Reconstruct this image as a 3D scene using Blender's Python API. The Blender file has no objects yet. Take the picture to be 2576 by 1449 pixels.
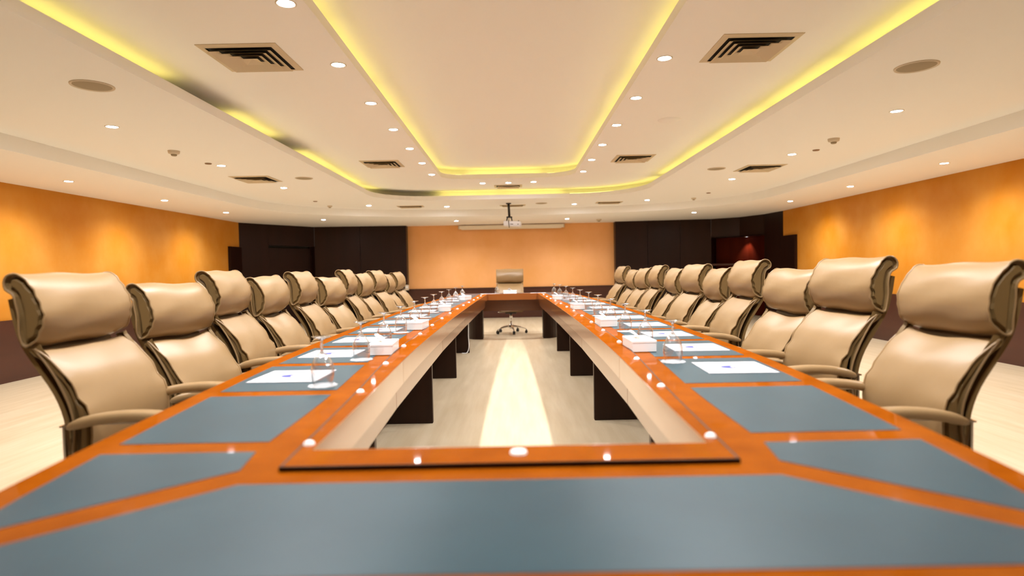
import bpy, bmesh, math, random
import numpy as np
from mathutils import Vector, Matrix

random.seed(7)
SC = bpy.context.scene
COL = SC.collection
PI = math.pi

# ------------------------------------------------------------------ camera, world, exposure
cam_d = bpy.data.cameras.new('camera')
cam = bpy.data.objects.new('camera', cam_d)
COL.objects.link(cam)
SC.camera = cam
FPX, ROLL = 1500.0, 0.0195
_f = Vector((2 / FPX, 46.5 / FPX, -1)).normalized()
_r = Vector((math.cos(ROLL), math.sin(ROLL), 0)); _r = (_r - _f * _r.dot(_f)).normalized()
_u = _r.cross(_f)
cam.matrix_world = Matrix.Translation((0, 0, 1.16)) @ Matrix((_r, _f, _u)).to_4x4()
cam_d.sensor_fit = 'HORIZONTAL'
cam_d.sensor_width = 36.0
cam_d.lens = 36.0 * FPX / 2576.0
cam_d.clip_start = 0.03
cam_d.dof.use_dof = True
cam_d.dof.focus_distance = 4.6
cam_d.dof.aperture_fstop = 1.5

world = bpy.data.worlds.new('world')
SC.world = world
world.use_nodes = True
world.node_tree.nodes['Background'].inputs[0].default_value = (1.0, 0.86, 0.70, 1)
world.node_tree.nodes['Background'].inputs[1].default_value = 0.05

SC.view_settings.view_transform = 'Standard'
SC.view_settings.look = 'None'
SC.view_settings.exposure = 0.40
SC.view_settings.gamma = 1.0
SC.view_settings.use_curve_mapping = False
cy = SC.cycles
cy.use_denoising = True
cy.max_bounces = 7
cy.diffuse_bounces = 4
cy.glossy_bounces = 3
cy.transmission_bounces = 6
cy.transparent_max_bounces = 12
cy.sample_clamp_indirect = 4.0
cy.caustics_reflective = False
cy.caustics_refractive = False
cy.blur_glossy = 0.3
cy.use_light_tree = True

SPOT_W = 84.0        # each recessed downlight
SPOT_COL = (1.0, 0.985, 0.97)
COVE_STRENGTH = 3.6
COVE_COL = (1.0, 0.80, 0.17)

# ------------------------------------------------------------------ materials
def lin(r, g, b):
    f = lambda c: c / 12.92 if c <= 0.04045 else ((c + 0.055) / 1.055) ** 2.4
    return (f(r / 255), f(g / 255), f(b / 255), 1)

def mat(name, col, rough=0.5, metal=0.0, coat=0.0, coat_rough=0.05, spec=0.5, coat_ior=1.5, noise=None, bump=None, emit=None):
    """col: linear RGB. noise=(scale, colour2, stretch xyz, detail) blends two colours; bump=(scale, strength)."""
    m = bpy.data.materials.new(name)
    m.use_nodes = True
    nt = m.node_tree
    b = nt.nodes['Principled BSDF']
    b.inputs['Base Color'].default_value = (*col[:3], 1)
    b.inputs['Roughness'].default_value = rough
    b.inputs['Metallic'].default_value = metal
    b.inputs['Coat Weight'].default_value = coat
    b.inputs['Coat Roughness'].default_value = coat_rough
    b.inputs['Coat IOR'].default_value = coat_ior
    b.inputs['Specular IOR Level'].default_value = spec
    tc = nt.nodes.new('ShaderNodeTexCoord')
    if noise:
        sc, c2, st, det = noise
        mp = nt.nodes.new('ShaderNodeMapping')
        mp.inputs['Scale'].default_value = st
        nz = nt.nodes.new('ShaderNodeTexNoise')
        nz.inputs['Scale'].default_value = sc
        nz.inputs['Detail'].default_value = det
        nz.inputs['Roughness'].default_value = 0.6
        rp = nt.nodes.new('ShaderNodeValToRGB')
        rp.color_ramp.elements[0].position = 0.32
        rp.color_ramp.elements[1].position = 0.68
        rp.color_ramp.elements[0].color = (*col[:3], 1)
        rp.color_ramp.elements[1].color = (*c2[:3], 1)
        nt.links.new(tc.outputs['Object'], mp.inputs[0])
        nt.links.new(mp.outputs[0], nz.inputs['Vector'])
        nt.links.new(nz.outputs['Fac'], rp.inputs[0])
        nt.links.new(rp.outputs[0], b.inputs['Base Color'])
    if bump:
        nz2 = nt.nodes.new('ShaderNodeTexNoise')
        nz2.inputs['Scale'].default_value = bump[0]
        nz2.inputs['Detail'].default_value = 3
        bp = nt.nodes.new('ShaderNodeBump')
        bp.inputs['Strength'].default_value = bump[1]
        bp.inputs['Distance'].default_value = 0.01
        nt.links.new(tc.outputs['Object'], nz2.inputs['Vector'])
        nt.links.new(nz2.outputs['Fac'], bp.inputs['Height'])
        nt.links.new(bp.outputs[0], b.inputs['Normal'])
    if emit:
        b.inputs['Emission Color'].default_value = (*emit[0], 1)
        b.inputs['Emission Strength'].default_value = emit[1]
    return m

M = {}
M['ceiling'] = mat('ceiling_paint', (0.94, 0.935, 0.925), 0.75, spec=0.2)
M['plaster'] = mat('orange_plaster', (0.54, 0.195, 0.008), 0.55, spec=0.2, noise=(1.6, (0.62, 0.275, 0.045), (1, 1, 0.8), 5.0), bump=(3.0, 0.05))
M['plaster_far'] = mat('salmon_plaster', (0.82, 0.40, 0.13), 0.55, spec=0.3, noise=(1.3, (0.90, 0.47, 0.20), (1, 1, 0.8), 5.0), bump=(3.0, 0.05))
M['dark_panel'] = mat('dark_wood_panel', (0.014, 0.0042, 0.0024), 0.35, noise=(3.0, (0.022, 0.0062, 0.0035), (1, 1, 0.1), 4.0), spec=0.25)
M['red_panel'] = mat('red_wood_panel', (0.075, 0.0085, 0.0012), 0.6, spec=0.05, noise=(3.0, (0.044, 0.0036, 0.0006), (1, 1, 0.1), 4.0))
M['dado'] = mat('dado_wood', (0.050, 0.014, 0.008), 0.3, noise=(4.0, (0.07, 0.02, 0.011), (0.1, 0.1, 1), 4.0))
M['floor'] = mat('floor_boards', (0.44, 0.35, 0.225), 0.33, spec=0.35, noise=(2.2, (0.53, 0.44, 0.31), (6.0, 0.5, 1), 5.0))
M['wood'] = mat('table_wood', (0.205, 0.046, 0.0018), 0.28, coat=0.24, coat_rough=0.04, spec=0.0, coat_ior=1.40, noise=(3.0, (0.265, 0.064, 0.003), (2.5, 2.5, 1), 5.0))
M['fascia'] = mat('fascia_wood', (0.26, 0.078, 0.016), 0.22, coat=0.9, coat_rough=0.10, noise=(3.0, (0.28, 0.086, 0.018), (0.3, 0.3, 6), 4.0))
M['modesty'] = mat('modesty_wood', (0.15, 0.048, 0.016), 0.25, coat=0.6, coat_rough=0.15, noise=(3.0, (0.17, 0.054, 0.018), (0.3, 0.3, 6), 4.0))
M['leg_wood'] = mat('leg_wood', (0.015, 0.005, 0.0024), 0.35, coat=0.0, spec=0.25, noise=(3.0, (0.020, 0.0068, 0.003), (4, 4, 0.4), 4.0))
M['inset'] = mat('grey_leather_inset', (0.012, 0.042, 0.062), 0.36, spec=0.32, noise=(2.5, (0.018, 0.056, 0.078), (1, 1, 1), 3.0), bump=(240.0, 0.06))
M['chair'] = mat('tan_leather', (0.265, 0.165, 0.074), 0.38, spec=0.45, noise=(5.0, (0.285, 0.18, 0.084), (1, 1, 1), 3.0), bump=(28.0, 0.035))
M['gusset'] = mat('tan_leather_shaded', (0.18, 0.11, 0.040), 0.45, spec=0.4, bump=(28.0, 0.05))  # same tan leather as the cushions, with side shade put into its colour
M['chrome'] = mat('chrome', (0.80, 0.80, 0.80), 0.12, metal=1.0)
M['black'] = mat('black_plastic', (0.014, 0.013, 0.012), 0.4)
M['dark_void'] = mat('vent_plenum', (0.015, 0.013, 0.010), 0.8)
M['vent'] = mat('vent_enamel', (0.62, 0.50, 0.33), 0.5)
M['white'] = mat('white_card', (0.88, 0.88, 0.89), 0.35, coat=0.2)
M['paper'] = mat('white_paper', (0.52, 0.52, 0.545), 0.6)
M['tissue'] = mat('tissue_paper', (0.92, 0.92, 0.92), 0.9)
M['ink'] = mat('blue_ink', (0.020, 0.028, 0.24), 0.6)
M['plastic'] = mat('cream_plastic', (0.66, 0.57, 0.44), 0.45)
M['grille'] = mat('speaker_grille', (0.36, 0.29, 0.19), 0.7, bump=(300.0, 0.3))
M['brown_disc'] = mat('bronze_disc', (0.25, 0.13, 0.05), 0.4)
M['proj'] = mat('projector_shell', (0.80, 0.80, 0.84), 0.4)
M['screen_case'] = mat('screen_case', (0.85, 0.78, 0.66), 0.5)
M['lamp'] = mat('lamp_glow', (1, 1, 1), 0.5, emit=((0.95, 0.97, 1.0), 190.0))
M['niche_lamp'] = mat('niche_lamp_glow', (1, 1, 1), 0.5, emit=((0.9, 0.9, 1.0), 5.0))
M['cove'] = mat('cove_tube_glow', (1, 1, 1), 0.5, emit=(COVE_COL, COVE_STRENGTH))

def glass_mat(name, thin):
    m = bpy.data.materials.new(name)
    m.use_nodes = True
    nt = m.node_tree
    out = nt.nodes['Material Output']
    if not thin:
        b = nt.nodes['Principled BSDF']
        b.inputs['Base Color'].default_value = (0.97, 0.98, 1, 1)
        b.inputs['Transmission Weight'].default_value = 1.0
        b.inputs['Roughness'].default_value = 0.02
        b.inputs['IOR'].default_value = 1.45
        return m
    nt.nodes.remove(nt.nodes['Principled BSDF'])
    tr = nt.nodes.new('ShaderNodeBsdfTransparent')
    tr.inputs[0].default_value = (0.94, 0.95, 0.96, 1)
    gl = nt.nodes.new('ShaderNodeBsdfGlossy')
    gl.inputs[0].default_value = (1, 1, 1, 1)
    gl.inputs['Roughness'].default_value = 0.05
    lw = nt.nodes.new('ShaderNodeLayerWeight')
    lw.inputs[0].default_value = 0.5
    pw = nt.nodes.new('ShaderNodeMath'); pw.operation = 'POWER'; pw.inputs[1].default_value = 1.7
    nt.links.new(lw.outputs['Facing'], pw.inputs[0])
    ad = nt.nodes.new('ShaderNodeMath'); ad.operation = 'ADD'; ad.use_clamp = True
    ad.inputs[1].default_value = 0.14
    mx = nt.nodes.new('ShaderNodeMixShader')
    nt.links.new(pw.outputs[0], ad.inputs[0])
    nt.links.new(ad.outputs[0], mx.inputs[0])
    nt.links.new(tr.outputs[0], mx.inputs[1])
    nt.links.new(gl.outputs[0], mx.inputs[2])
    nt.links.new(mx.outputs[0], out.inputs[0])
    return m
M['glass'] = glass_mat('bowl_glass', True)
M['glass_solid'] = glass_mat('stem_glass', False)

# ------------------------------------------------------------------ helpers
ORD = ['first', 'second', 'third', 'fourth', 'fifth', 'sixth', 'seventh', 'eighth', 'ninth', 'tenth', 'eleventh', 'twelfth']

def tag(o, label=None, cat=None, group=None, kind=None):
    if label: o['label'] = label
    if cat: o['category'] = cat
    if group: o['group'] = group
    if kind: o['kind'] = kind
    return o

def empty(name, loc, rz=0.0, **kw):
    o = bpy.data.objects.new(name, None)
    o.empty_display_size = 0.1
    COL.objects.link(o)
    o.location = loc
    o.rotation_euler = (0, 0, rz)
    return tag(o, **kw)

def link(name, me, m=None, parent=None, loc=None, rot=None):
    if m is not None and not me.materials:
        me.materials.append(m)
    o = bpy.data.objects.new(name, me)
    COL.objects.link(o)
    if parent is not None: o.parent = parent
    if loc is not None: o.location = loc
    if rot is not None: o.rotation_euler = rot
    return o

def mesh(name, verts, faces, smooth=False):
    me = bpy.data.meshes.new(name)
    me.from_pydata([tuple(v) for v in verts], [], [tuple(f) for f in faces])
    bm = bmesh.new(); bm.from_mesh(me)
    bmesh.ops.recalc_face_normals(bm, faces=bm.faces)
    bm.to_mesh(me); bm.free()
    if smooth:
        for p in me.polygons: p.use_smooth = True
    return me

def bm_mesh(name, bm, smooth=False, angle=None):
    bmesh.ops.recalc_face_normals(bm, faces=bm.faces)
    me = bpy.data.meshes.new(name)
    bm.to_mesh(me); bm.free()
    if smooth:
        for p in me.polygons: p.use_smooth = True
    return me

def box_me(name, sx, sy, sz, bev=0.0, seg=2, off=(0, 0, 0), smooth=False):
    bm = bmesh.new()
    bmesh.ops.create_cube(bm, size=1.0)
    for v in bm.verts:
        v.co = Vector((v.co.x * sx + off[0], v.co.y * sy + off[1], v.co.z * sz + off[2]))
    if bev > 0:
        bmesh.ops.bevel(bm, geom=list(bm.edges), offset=bev, segments=seg, profile=0.5, affect='EDGES')
    return bm_mesh(name, bm, smooth)

def lathe_me(name, prof, n=24, smooth=True, closed=False):
    """prof: list of (r, z)."""
    vs, fs = [], []
    k = len(prof)
    for i in range(n):
        a = 2 * PI * i / n
        for r, z in prof:
            vs.append((r * math.cos(a), r * math.sin(a), z))
    for i in range(n):
        j = (i + 1) % n
        for q in range(k - 1 if not closed else k):
            q2 = (q + 1) % k
            fs.append((i * k + q, j * k + q, j * k + q2, i * k + q2))
    bm = bmesh.new()
    bv = [bm.verts.new(v) for v in vs]
    for f in fs:
        try: bm.faces.new([bv[i] for i in f])
        except ValueError: pass
    bmesh.ops.remove_doubles(bm, verts=bm.verts, dist=1e-5)
    return bm_mesh(name, bm, smooth)

def tube_me(name, pts, r, n=8, closed=False, caps=True, radii=None):
    pts = [Vector(p) for p in pts]
    k = len(pts)
    vs, fs = [], []
    up0 = Vector((0.123, 0.31, 0.94)).normalized()
    prev = None
    for i, p in enumerate(pts):
        a = pts[(i - 1) % k] if (closed or i > 0) else p
        b = pts[(i + 1) % k] if (closed or i < k - 1) else p
        t = (b - a).normalized()
        if prev is None:
            u = t.cross(up0)
            if u.length < 1e-3: u = t.cross(Vector((1, 0, 0)))
        else:
            u = prev - t * prev.dot(t)
        u.normalize(); prev = u
        w = t.cross(u)
        rr = radii[i] if radii else r
        for q in range(n):
            an = 2 * PI * q / n
            vs.append(p + (u * math.cos(an) + w * math.sin(an)) * rr)
    for i in range(k if closed else k - 1):
        j = (i + 1) % k
        for q in range(n):
            q2 = (q + 1) % n
            fs.append((i * n + q, i * n + q2, j * n + q2, j * n + q))
    if caps and not closed:
        fs.append(tuple(range(n))); fs.append(tuple((k - 1) * n + q for q in range(n)))
    return mesh(name, vs, fs, True)

def fill_me(name, loops, z0, z1=None, smooth=False):
    """2D loops (first outer, rest holes) filled at z0, or as a solid between z0 and z1."""
    bm = bmesh.new()
    def ring(z):
        es = []
        for lp in loops:
            vs = [bm.verts.new((x, y, z)) for x, y in lp]
            es += [bm.edges.new((vs[i], vs[(i + 1) % len(vs)])) for i in range(len(vs))]
        return es
    e0 = ring(z0)
    bmesh.ops.triangle_fill(bm, use_beauty=True, use_dissolve=False, edges=e0)
    if z1 is not None:
        e1 = ring(z1)
        bmesh.ops.triangle_fill(bm, use_beauty=True, use_dissolve=False, edges=e1)
        for a, b in zip(e0, e1):
            bm.faces.new((a.verts[0], a.verts[1], b.verts[1], b.verts[0]))
    return bm_mesh(name, bm, smooth)

def band_me(name, loop, z0, z1, closed=True):
    n = len(loop)
    vs = [(x, y, z0) for x, y in loop] + [(x, y, z1) for x, y in loop]
    fs = [(i, (i + 1) % n, n + (i + 1) % n, n + i) for i in range(n if closed else n - 1)]
    return mesh(name, vs, fs)

def crom(pts, per=4, closed=False):
    P = [Vector(p) for p in pts]
    n = len(P); out = []
    for i in range(n if closed else n - 1):
        p0 = P[(i - 1) % n] if closed or i > 0 else P[0]
        p1 = P[i]; p2 = P[(i + 1) % n]
        p3 = P[(i + 2) % n] if closed or i < n - 2 else P[-1]
        for q in range(per):
            t = q / per
            out.append(0.5 * ((2 * p1) + (p2 - p0) * t + (2 * p0 - 5 * p1 + 4 * p2 - p3) * t * t + (3 * p1 - p0 - 3 * p2 + p3) * t ** 3))
    if not closed: out.append(P[-1])
    return out

def children(o):
    return [c for c in bpy.data.objects if c.parent == o]

KIDS = {}
def copy_tree(o, parent=None):
    c = o.copy()
    COL.objects.link(c)
    if parent is not None: c.parent = parent
    for ch in KIDS.get(o.name) or children(o):
        copy_tree(ch, c)
    return c

def cache_tree(o):
    ks = children(o)
    KIDS[o.name] = ks
    for k in ks: cache_tree(k)

def smooth_fn(tbl):
    ys = [a for a, b in tbl]; ws = [b for a, b in tbl]
    pts = crom([(a, b, 0) for a, b in tbl], 8)
    xs = np.array([p.x for p in pts]); vs = np.array([p.y for p in pts])
    return lambda y: float(np.interp(y, xs, vs))

# ------------------------------------------------------------------ room shell
Z_S, Z_1, Z_2, Z_TOP = 2.25, 2.386, 2.56, 2.735
LIP1, LIP2 = 0.073, 0.066
XL, XR, YN, YF = -5.71, 5.53, -3.4, 14.42

floor = link('floor', box_me('floor', 12.2, 18.8, 0.1, off=(-0.1, 5.6, -0.05)), M['floor'])
tag(floor, kind='structure')

def rounded(x0, x1, y0, y1, rl, rr, seg=10):
    """rectangle, far corners (y1) rounded with radii rl (left) and rr (right); counter-clockwise."""
    pts = [(x0, y0), (x1, y0)]
    for i in range(seg + 1):
        a = (PI / 2) * i / seg
        pts.append((x1 - rr + rr * math.cos(a), y1 - rr + rr * math.sin(a)))
    for i in range(seg + 1):
        a = PI / 2 + (PI / 2) * i / seg
        pts.append((x0 + rl + rl * math.cos(a), y1 - rl + rl * math.sin(a)))
    return pts

INNER = rounded(-1.047, 0.945, -1.6, 9.17, 0.30, 0.42)
OUTER = rounded(-2.275, 2.150, -2.4, 10.38, 0.85, 1.15)
def grow(r, g): return rounded(*r, seg=10)
INNER_BACK = rounded(-1.047 - 0.24, 0.945 + 0.24, -1.84, 9.41, 0.5, 0.6)
OUTER_BACK = rounded(-2.275 - 0.30, 2.150 + 0.30, -2.7, 10.68, 1.1, 1.4)
SEDGE = [(-4.25, -2.9), (4.20, -2.9)]
for i in range(25):
    t = (PI) * i / 24
    c, s = math.cos(t), math.sin(t)
    e = 2 / 2.6
    SEDGE.append((-0.02 + 4.23 * math.copysign(abs(c) ** e, c), 9.2 + 2.85 * abs(s) ** e))
# walls outline (also the soffit's outer outline), curved dark corners at the far end
CR = [(5.53, 12.2), (5.46, 12.95), (5.18, 13.62), (4.66, 14.0)]
CL = [(-4.66, 14.06), (-5.20, 13.28), (-5.55, 12.80), (-5.71, 12.48)]
ROOM = [(XL, YN), (XR, YN), *CR, (2.45, 14.2), (2.45, YF), (-2.52, YF), (-2.52, 14.2), *CL]

ceiling = link('ceiling', fill_me('ceiling', [INNER_BACK], Z_TOP), M['ceiling'])
tag(ceiling, kind='structure')
link('ceiling_tier', fill_me('ceiling_tier', [OUTER_BACK, INNER], Z_2), M['ceiling'], ceiling)
link('ceiling_tier', fill_me('ceiling_tier', [SEDGE, OUTER], Z_1), M['ceiling'], ceiling)
link('soffit', fill_me('soffit', [ROOM, SEDGE], Z_S), M['ceiling'], ceiling)
link('soffit_step', band_me('soffit_step', SEDGE, Z_S, Z_1), M['ceiling'], ceiling)
link('cove_lip', band_me('cove_lip', INNER, Z_2, Z_2 + LIP2), M['ceiling'], ceiling)
link('cove_lip', band_me('cove_lip', OUTER, Z_1, Z_1 + LIP1), M['ceiling'], ceiling)
link('cove_shelf', fill_me('cove_shelf', [INNER_BACK, INNER], Z_2 + LIP2), M['ceiling'], ceiling)
link('cove_shelf', fill_me('cove_shelf', [OUTER_BACK, OUTER], Z_1 + LIP1), M['ceiling'], ceiling)
link('cove_back', band_me('cove_back', INNER_BACK, Z_2 + LIP2, Z_TOP), M['ceiling'], ceiling)
link('cove_back', band_me('cove_back', OUTER_BACK, Z_1 + LIP1, Z_2), M['ceiling'], ceiling)

def cove_tube(pts):
    link('cove_tube', tube_me('cove_tube', pts, 0.009, 8), M['cove'], ceiling)

def along(a, b, n, z):
    L = (Vector(b) - Vector(a))
    for i in range(n):
        p = Vector(a) + L * (i / n); q = Vector(a) + L * ((i + 1) / n)
        d = (q - p) * 0.02
        cove_tube([(*(p + d), z), (*(q - d), z)])

zt1, zt2 = Z_1 + LIP1 + 0.010, Z_2 + LIP2 + 0.010
d1, d2 = 0.13, 0.11
xl, xr = -2.275 - d1, 2.150 + d1
for a, b, n in [(-2.3, 4.25, 5), (5.12, 6.12, 1), (6.78, 9.5, 2)]:       # left side: some tubes are out
    along((xl, a), (xl, b), n, zt1)
along((xr, -2.3), (xr, 9.1), 9, zt1)
def corner(x1, y1, r, d, a0, a1, z, n=7):
    cove_tube([(x1 + (r + d) * math.cos(a0 + (a1 - a0) * i / n), y1 + (r + d) * math.sin(a0 + (a1 - a0) * i / n), z) for i in range(n + 1)])
corner(2.150 - 1.15, 10.38 - 1.15, 1.15, d1, 0.02, PI / 2 - 0.02, zt1)
corner(-2.275 + 0.85, 10.38 - 0.85, 0.85, d1, PI - 0.55, PI - 0.02, zt1)
along((0.98, 10.38 + 0.2), (-1.32, 10.38 + 0.2), 2, zt1)
xl, xr = -1.047 - d2, 0.945 + d2
along((xl, -1.5), (xl, 8.85), 8, zt2)
along((xr, -1.5), (xr, 8.75), 8, zt2)
along((0.5, 9.17 + 0.16), (-0.72, 9.17 + 0.16), 1, zt2)
corner(0.945 - 0.42, 9.17 - 0.42, 0.42, d2, 0.05, PI / 2 - 0.05, zt2, 5)
corner(-1.047 + 0.30, 9.17 - 0.30, 0.30, d2, PI / 2 + 0.05, PI - 0.05, zt2, 5)

def wall(name, a, b, z0, z1, m, th=0.12, parent=None, kind='structure'):
    """upright slab whose room face runs a->b (room on the left of a->b)."""
    a, b = Vector(a), Vector(b)
    d = (b - a).normalized(); nrm = Vector((d.y, -d.x))
    p = [a, b, b + nrm * th, a + nrm * th]
    me = fill_me(name, [[(v.x, v.y) for v in p]], z0, z1)
    o = link(name, me, m, parent)
    if parent is None: o['kind'] = kind
    return o

wl = wall('wall_left', (XL, 12.48), (XL, YN), 0, Z_S, M['plaster'])
wr = wall('wall_right', (XR, YN), (XR, 12.2), 0, Z_S, M['plaster'])
wf = wall('wall_front', (XL, YN), (XR, YN), 0, 2.8, M['plaster'])
wb = wall('wall_back', (2.45, YF), (-2.52, YF), 0, Z_S, M['plaster_far'])
# dark dado on the orange walls
def trim(name, a, b, z0, z1, th, m):
    a, b = Vector(a), Vector(b)
    d = (b - a).normalized(); n = Vector((-d.y, d.x))
    p = [a, b, b + n * th, a + n * th]
    o = link(name, fill_me(name, [[(v.x, v.y) for v in p]], z0, z1), m)
    o['kind'] = 'structure'
    return o
trim('trim_1', (2.45, YF), (-2.52, YF), 0.0, 0.715, 0.03, M['dado'])
trim('trim_2', (XR, YN), (XR, 12.2), 0.0, 0.697, 0.03, M['dado'])
trim('trim_3', (XL, 12.48), (XL, YN), 0.0, 0.697, 0.03, M['dado'])
trim('trim_4', (2.45, YF), (-2.52, YF), 0.715, 0.735, 0.045, M['dado'])
trim('trim_5', (XR, 11.60), (XR, 12.2), 0.0, 1.735, 0.05, M['dark_panel'])
trim('trim_6', (XL, 12.48), (XL, 11.98), 0.0, 1.735, 0.05, M['dark_panel'])

# dark wood walls either side of the orange wall: separate panels with a shadow gap
def panel_wall(name, runs, recess):
    root = empty(name, (0, 0, 0)); root['kind'] = 'structure'
    for a, b in runs:
        a, b = Vector(a), Vector(b)
        g = (b - a).normalized() * 0.004
        wall('panel', a + g, b - g, 0, Z_S, M['dark_panel'], 0.05, root)
        d = (b - a).normalized(); n = Vector((d.y, -d.x)) * 0.045
        wall('backing', a + n, b + n, 0, Z_S, M['dark_void'], 0.02, root)
    return root
bl = panel_wall('wall_back_left', [((-2.52, YF), (-2.52, 14.2)), ((-2.52, 14.2), (-3.60, 14.13)), ((-3.60, 14.13), (-4.66, 14.06)), ((-5.34, 13.08), (-5.71, 12.48))], None)
br = panel_wall('wall_back_right', [((5.53, 12.2), (5.46, 12.95)), ((4.66, 14.0), (3.95, 14.06)), ((3.95, 14.06), (3.2, 14.13)), ((3.2, 14.13), (2.45, 14.2)), ((2.45, 14.2), (2.45, YF))], None)

def recess(root, a, b, ztop, depth, back_mat, ceil_mat):
    a, b = Vector(a), Vector(b)
    d = (b - a).normalized(); n = Vector((d.y, -d.x))
    wall('panel', a, b, ztop, Z_S, M['dark_panel'], depth, root)                 # header above the opening
    wall('reveal', a, a + n * depth, 0, ztop, ceil_mat, 0.05, root)
    wall('reveal', b + n * depth, b, 0, ztop, ceil_mat, 0.05, root)
    return wall('back_panel', a + n * depth, b + n * depth, 0, ztop, back_mat, 0.04, root), d, n
# left corner: a recessed dark door
La, Lb = Vector((-4.66, 14.06)), Vector((-5.34, 13.08))
d = (Lb - La).normalized(); n = Vector((d.y, -d.x))
recess(bl, La, Lb, 1.79, 0.18, M['dark_void'], M['dark_panel'])
door = empty('door_1', (*(La + n * 0.15), 0)); door['kind'] = 'structure'
ang = math.atan2(d.y, d.x); door.rotation_euler.z = ang
W = (Lb - La).length
link('door_leaf', box_me('door_leaf', W - 0.10, 0.04, 1.74, 0.004, 1, (W / 2, 0, 0.875)), M['dark_panel'], door)
link('door_frame', box_me('door_frame', 0.05, 0.06, 1.785, 0.003, 1, (0.025, 0.0, 0.8925)), M['dark_panel'], door)
link('door_frame', box_me('door_frame', 0.05, 0.06, 1.785, 0.003, 1, (W - 0.025, 0.0, 0.8925)), M['dark_panel'], door)
kb = lathe_me('door_knob', [(0, 0.05), (0.016, 0.048), (0.022, 0.035), (0.018, 0.022), (0.008, 0.016), (0.008, 0.0)], 14)
link('door_knob', kb, M['chrome'], door, (0.11, 0.022, 1.13), (-PI / 2, 0, 0))
# right corner: niche with a red wood back washed by a small spotlight
Ra, Rb = Vector((5.46, 12.95)), Vector((5.18, 13.62))
Rc = Vector((4.66, 14.0))
rr0 = empty('wall_niche', (0, 0, 0)); rr0['kind'] = 'structure'
d, n = (Rb - Ra).normalized(), None
n = Vector((d.y, -d.x))
d2_ = (Rc - Rb).normalized(); n2 = Vector((d2_.y, -d2_.x))
pa, pb, pc = Ra + n * 0.35, Rb + (n + n2).normalized() * 0.37, Rc + n2 * 0.35
wall('panel', Ra, Rb, 1.81, Z_S, M['dark_panel'], 0.05, rr0)
wall('panel', Rb, Rc, 1.81, Z_S, M['dark_panel'], 0.05, rr0)
wall('back_panel', pa, pb, 0, 1.85, M['red_panel'], 0.04, rr0)
wall('back_panel', pb, pc, 0, 1.85, M['red_panel'], 0.04, rr0)
wall('reveal', Ra, pa, 0, 1.85, M['dark_panel'], 0.04, rr0)
wall('reveal', pc, Rc, 0, 1.85, M['dark_panel'], 0.04, rr0)
link('niche_top', fill_me('niche_top', [[(v.x, v.y) for v in (Ra, Rb, Rc, pc, pb, pa)]], 1.81, 1.84), M['dark_panel'], rr0)
link('niche_counter', fill_me('niche_counter', [[(v.x, v.y) for v in (Ra, Rb, Rc, pc, pb, pa)]], 1.16, 1.20), M['dado'], rr0)

# ------------------------------------------------------------------ downlights
RING = lathe_me('trim_ring', [(0.036, 0.012), (0.040, 0.0), (0.050, -0.005), (0.053, -0.003), (0.053, 0.004)], 24)
RING.materials.append(M['plastic'])
LAMP = lathe_me('lamp', [(0.0, 0.004), (0.030, 0.004), (0.039, 0.0035)], 24)
LAMP.materials.append(M['lamp'])
def spot(parent, loc, energy, size=124, blend=0.65, col=SPOT_COL, rad=0.03):
    l = bpy.data.lights.new('lamp_light', 'SPOT')
    l.energy = energy; l.spot_size = math.radians(size); l.spot_blend = blend
    l.color = col; l.shadow_soft_size = rad
    o = bpy.data.objects.new('lamp_light', l)
    COL.objects.link(o); o.parent = parent; o.location = loc
    return o
SPOTDATA = None
def downlight(x, y, z, label, group, w=1.0, size=124):
    global SPOTDATA
    t = empty('downlight', (x, y, z), label=label, cat='ceiling light', group=group)
    link('trim_ring', RING, None, t); link('lamp', LAMP, None, t, (0, 0, -0.006))
    key = round(w, 2)
    o = bpy.data.objects.get('lamp_light')
    if key in SPOTS:
        s = bpy.data.objects.new('lamp_light', SPOTS[key]); COL.objects.link(s); s.parent = t; s.location = (0, 0, -0.02)
    else:
        SPOTS[key] = spot(t, (0, 0, -0.02), SPOT_W * w, size, 0.65 if size < 130 else 0.9).data
    return t
SPOTS = {}
def rown(side, i, n): return '%s from the camera' % ORD[i]
for side, x in (('left', -1.148), ('right', 1.048)):
    for i in range(7):
        downlight(x, 3.13 + 0.927 * i, Z_2, 'white recessed ceiling light, %s from the camera in the inner %s row' % (ORD[i], side), 'downlights beside the inner cove')
    for y, q in ((2.2, 'just above the photograph'), (1.27, 'above the camera')):
        downlight(x, y, Z_2, 'white recessed ceiling light %s in the inner %s row' % (q, side), 'downlights beside the inner cove')
for i, (x, y) in enumerate([(-0.46, 9.66), (-0.045, 9.66), (0.36, 9.62)]):
    downlight(x, y, Z_2, 'small white ceiling light beyond the inner cove, %s of the three' % ['left', 'middle', 'right'][i], 'three downlights beyond the inner cove', 0.6)
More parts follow.
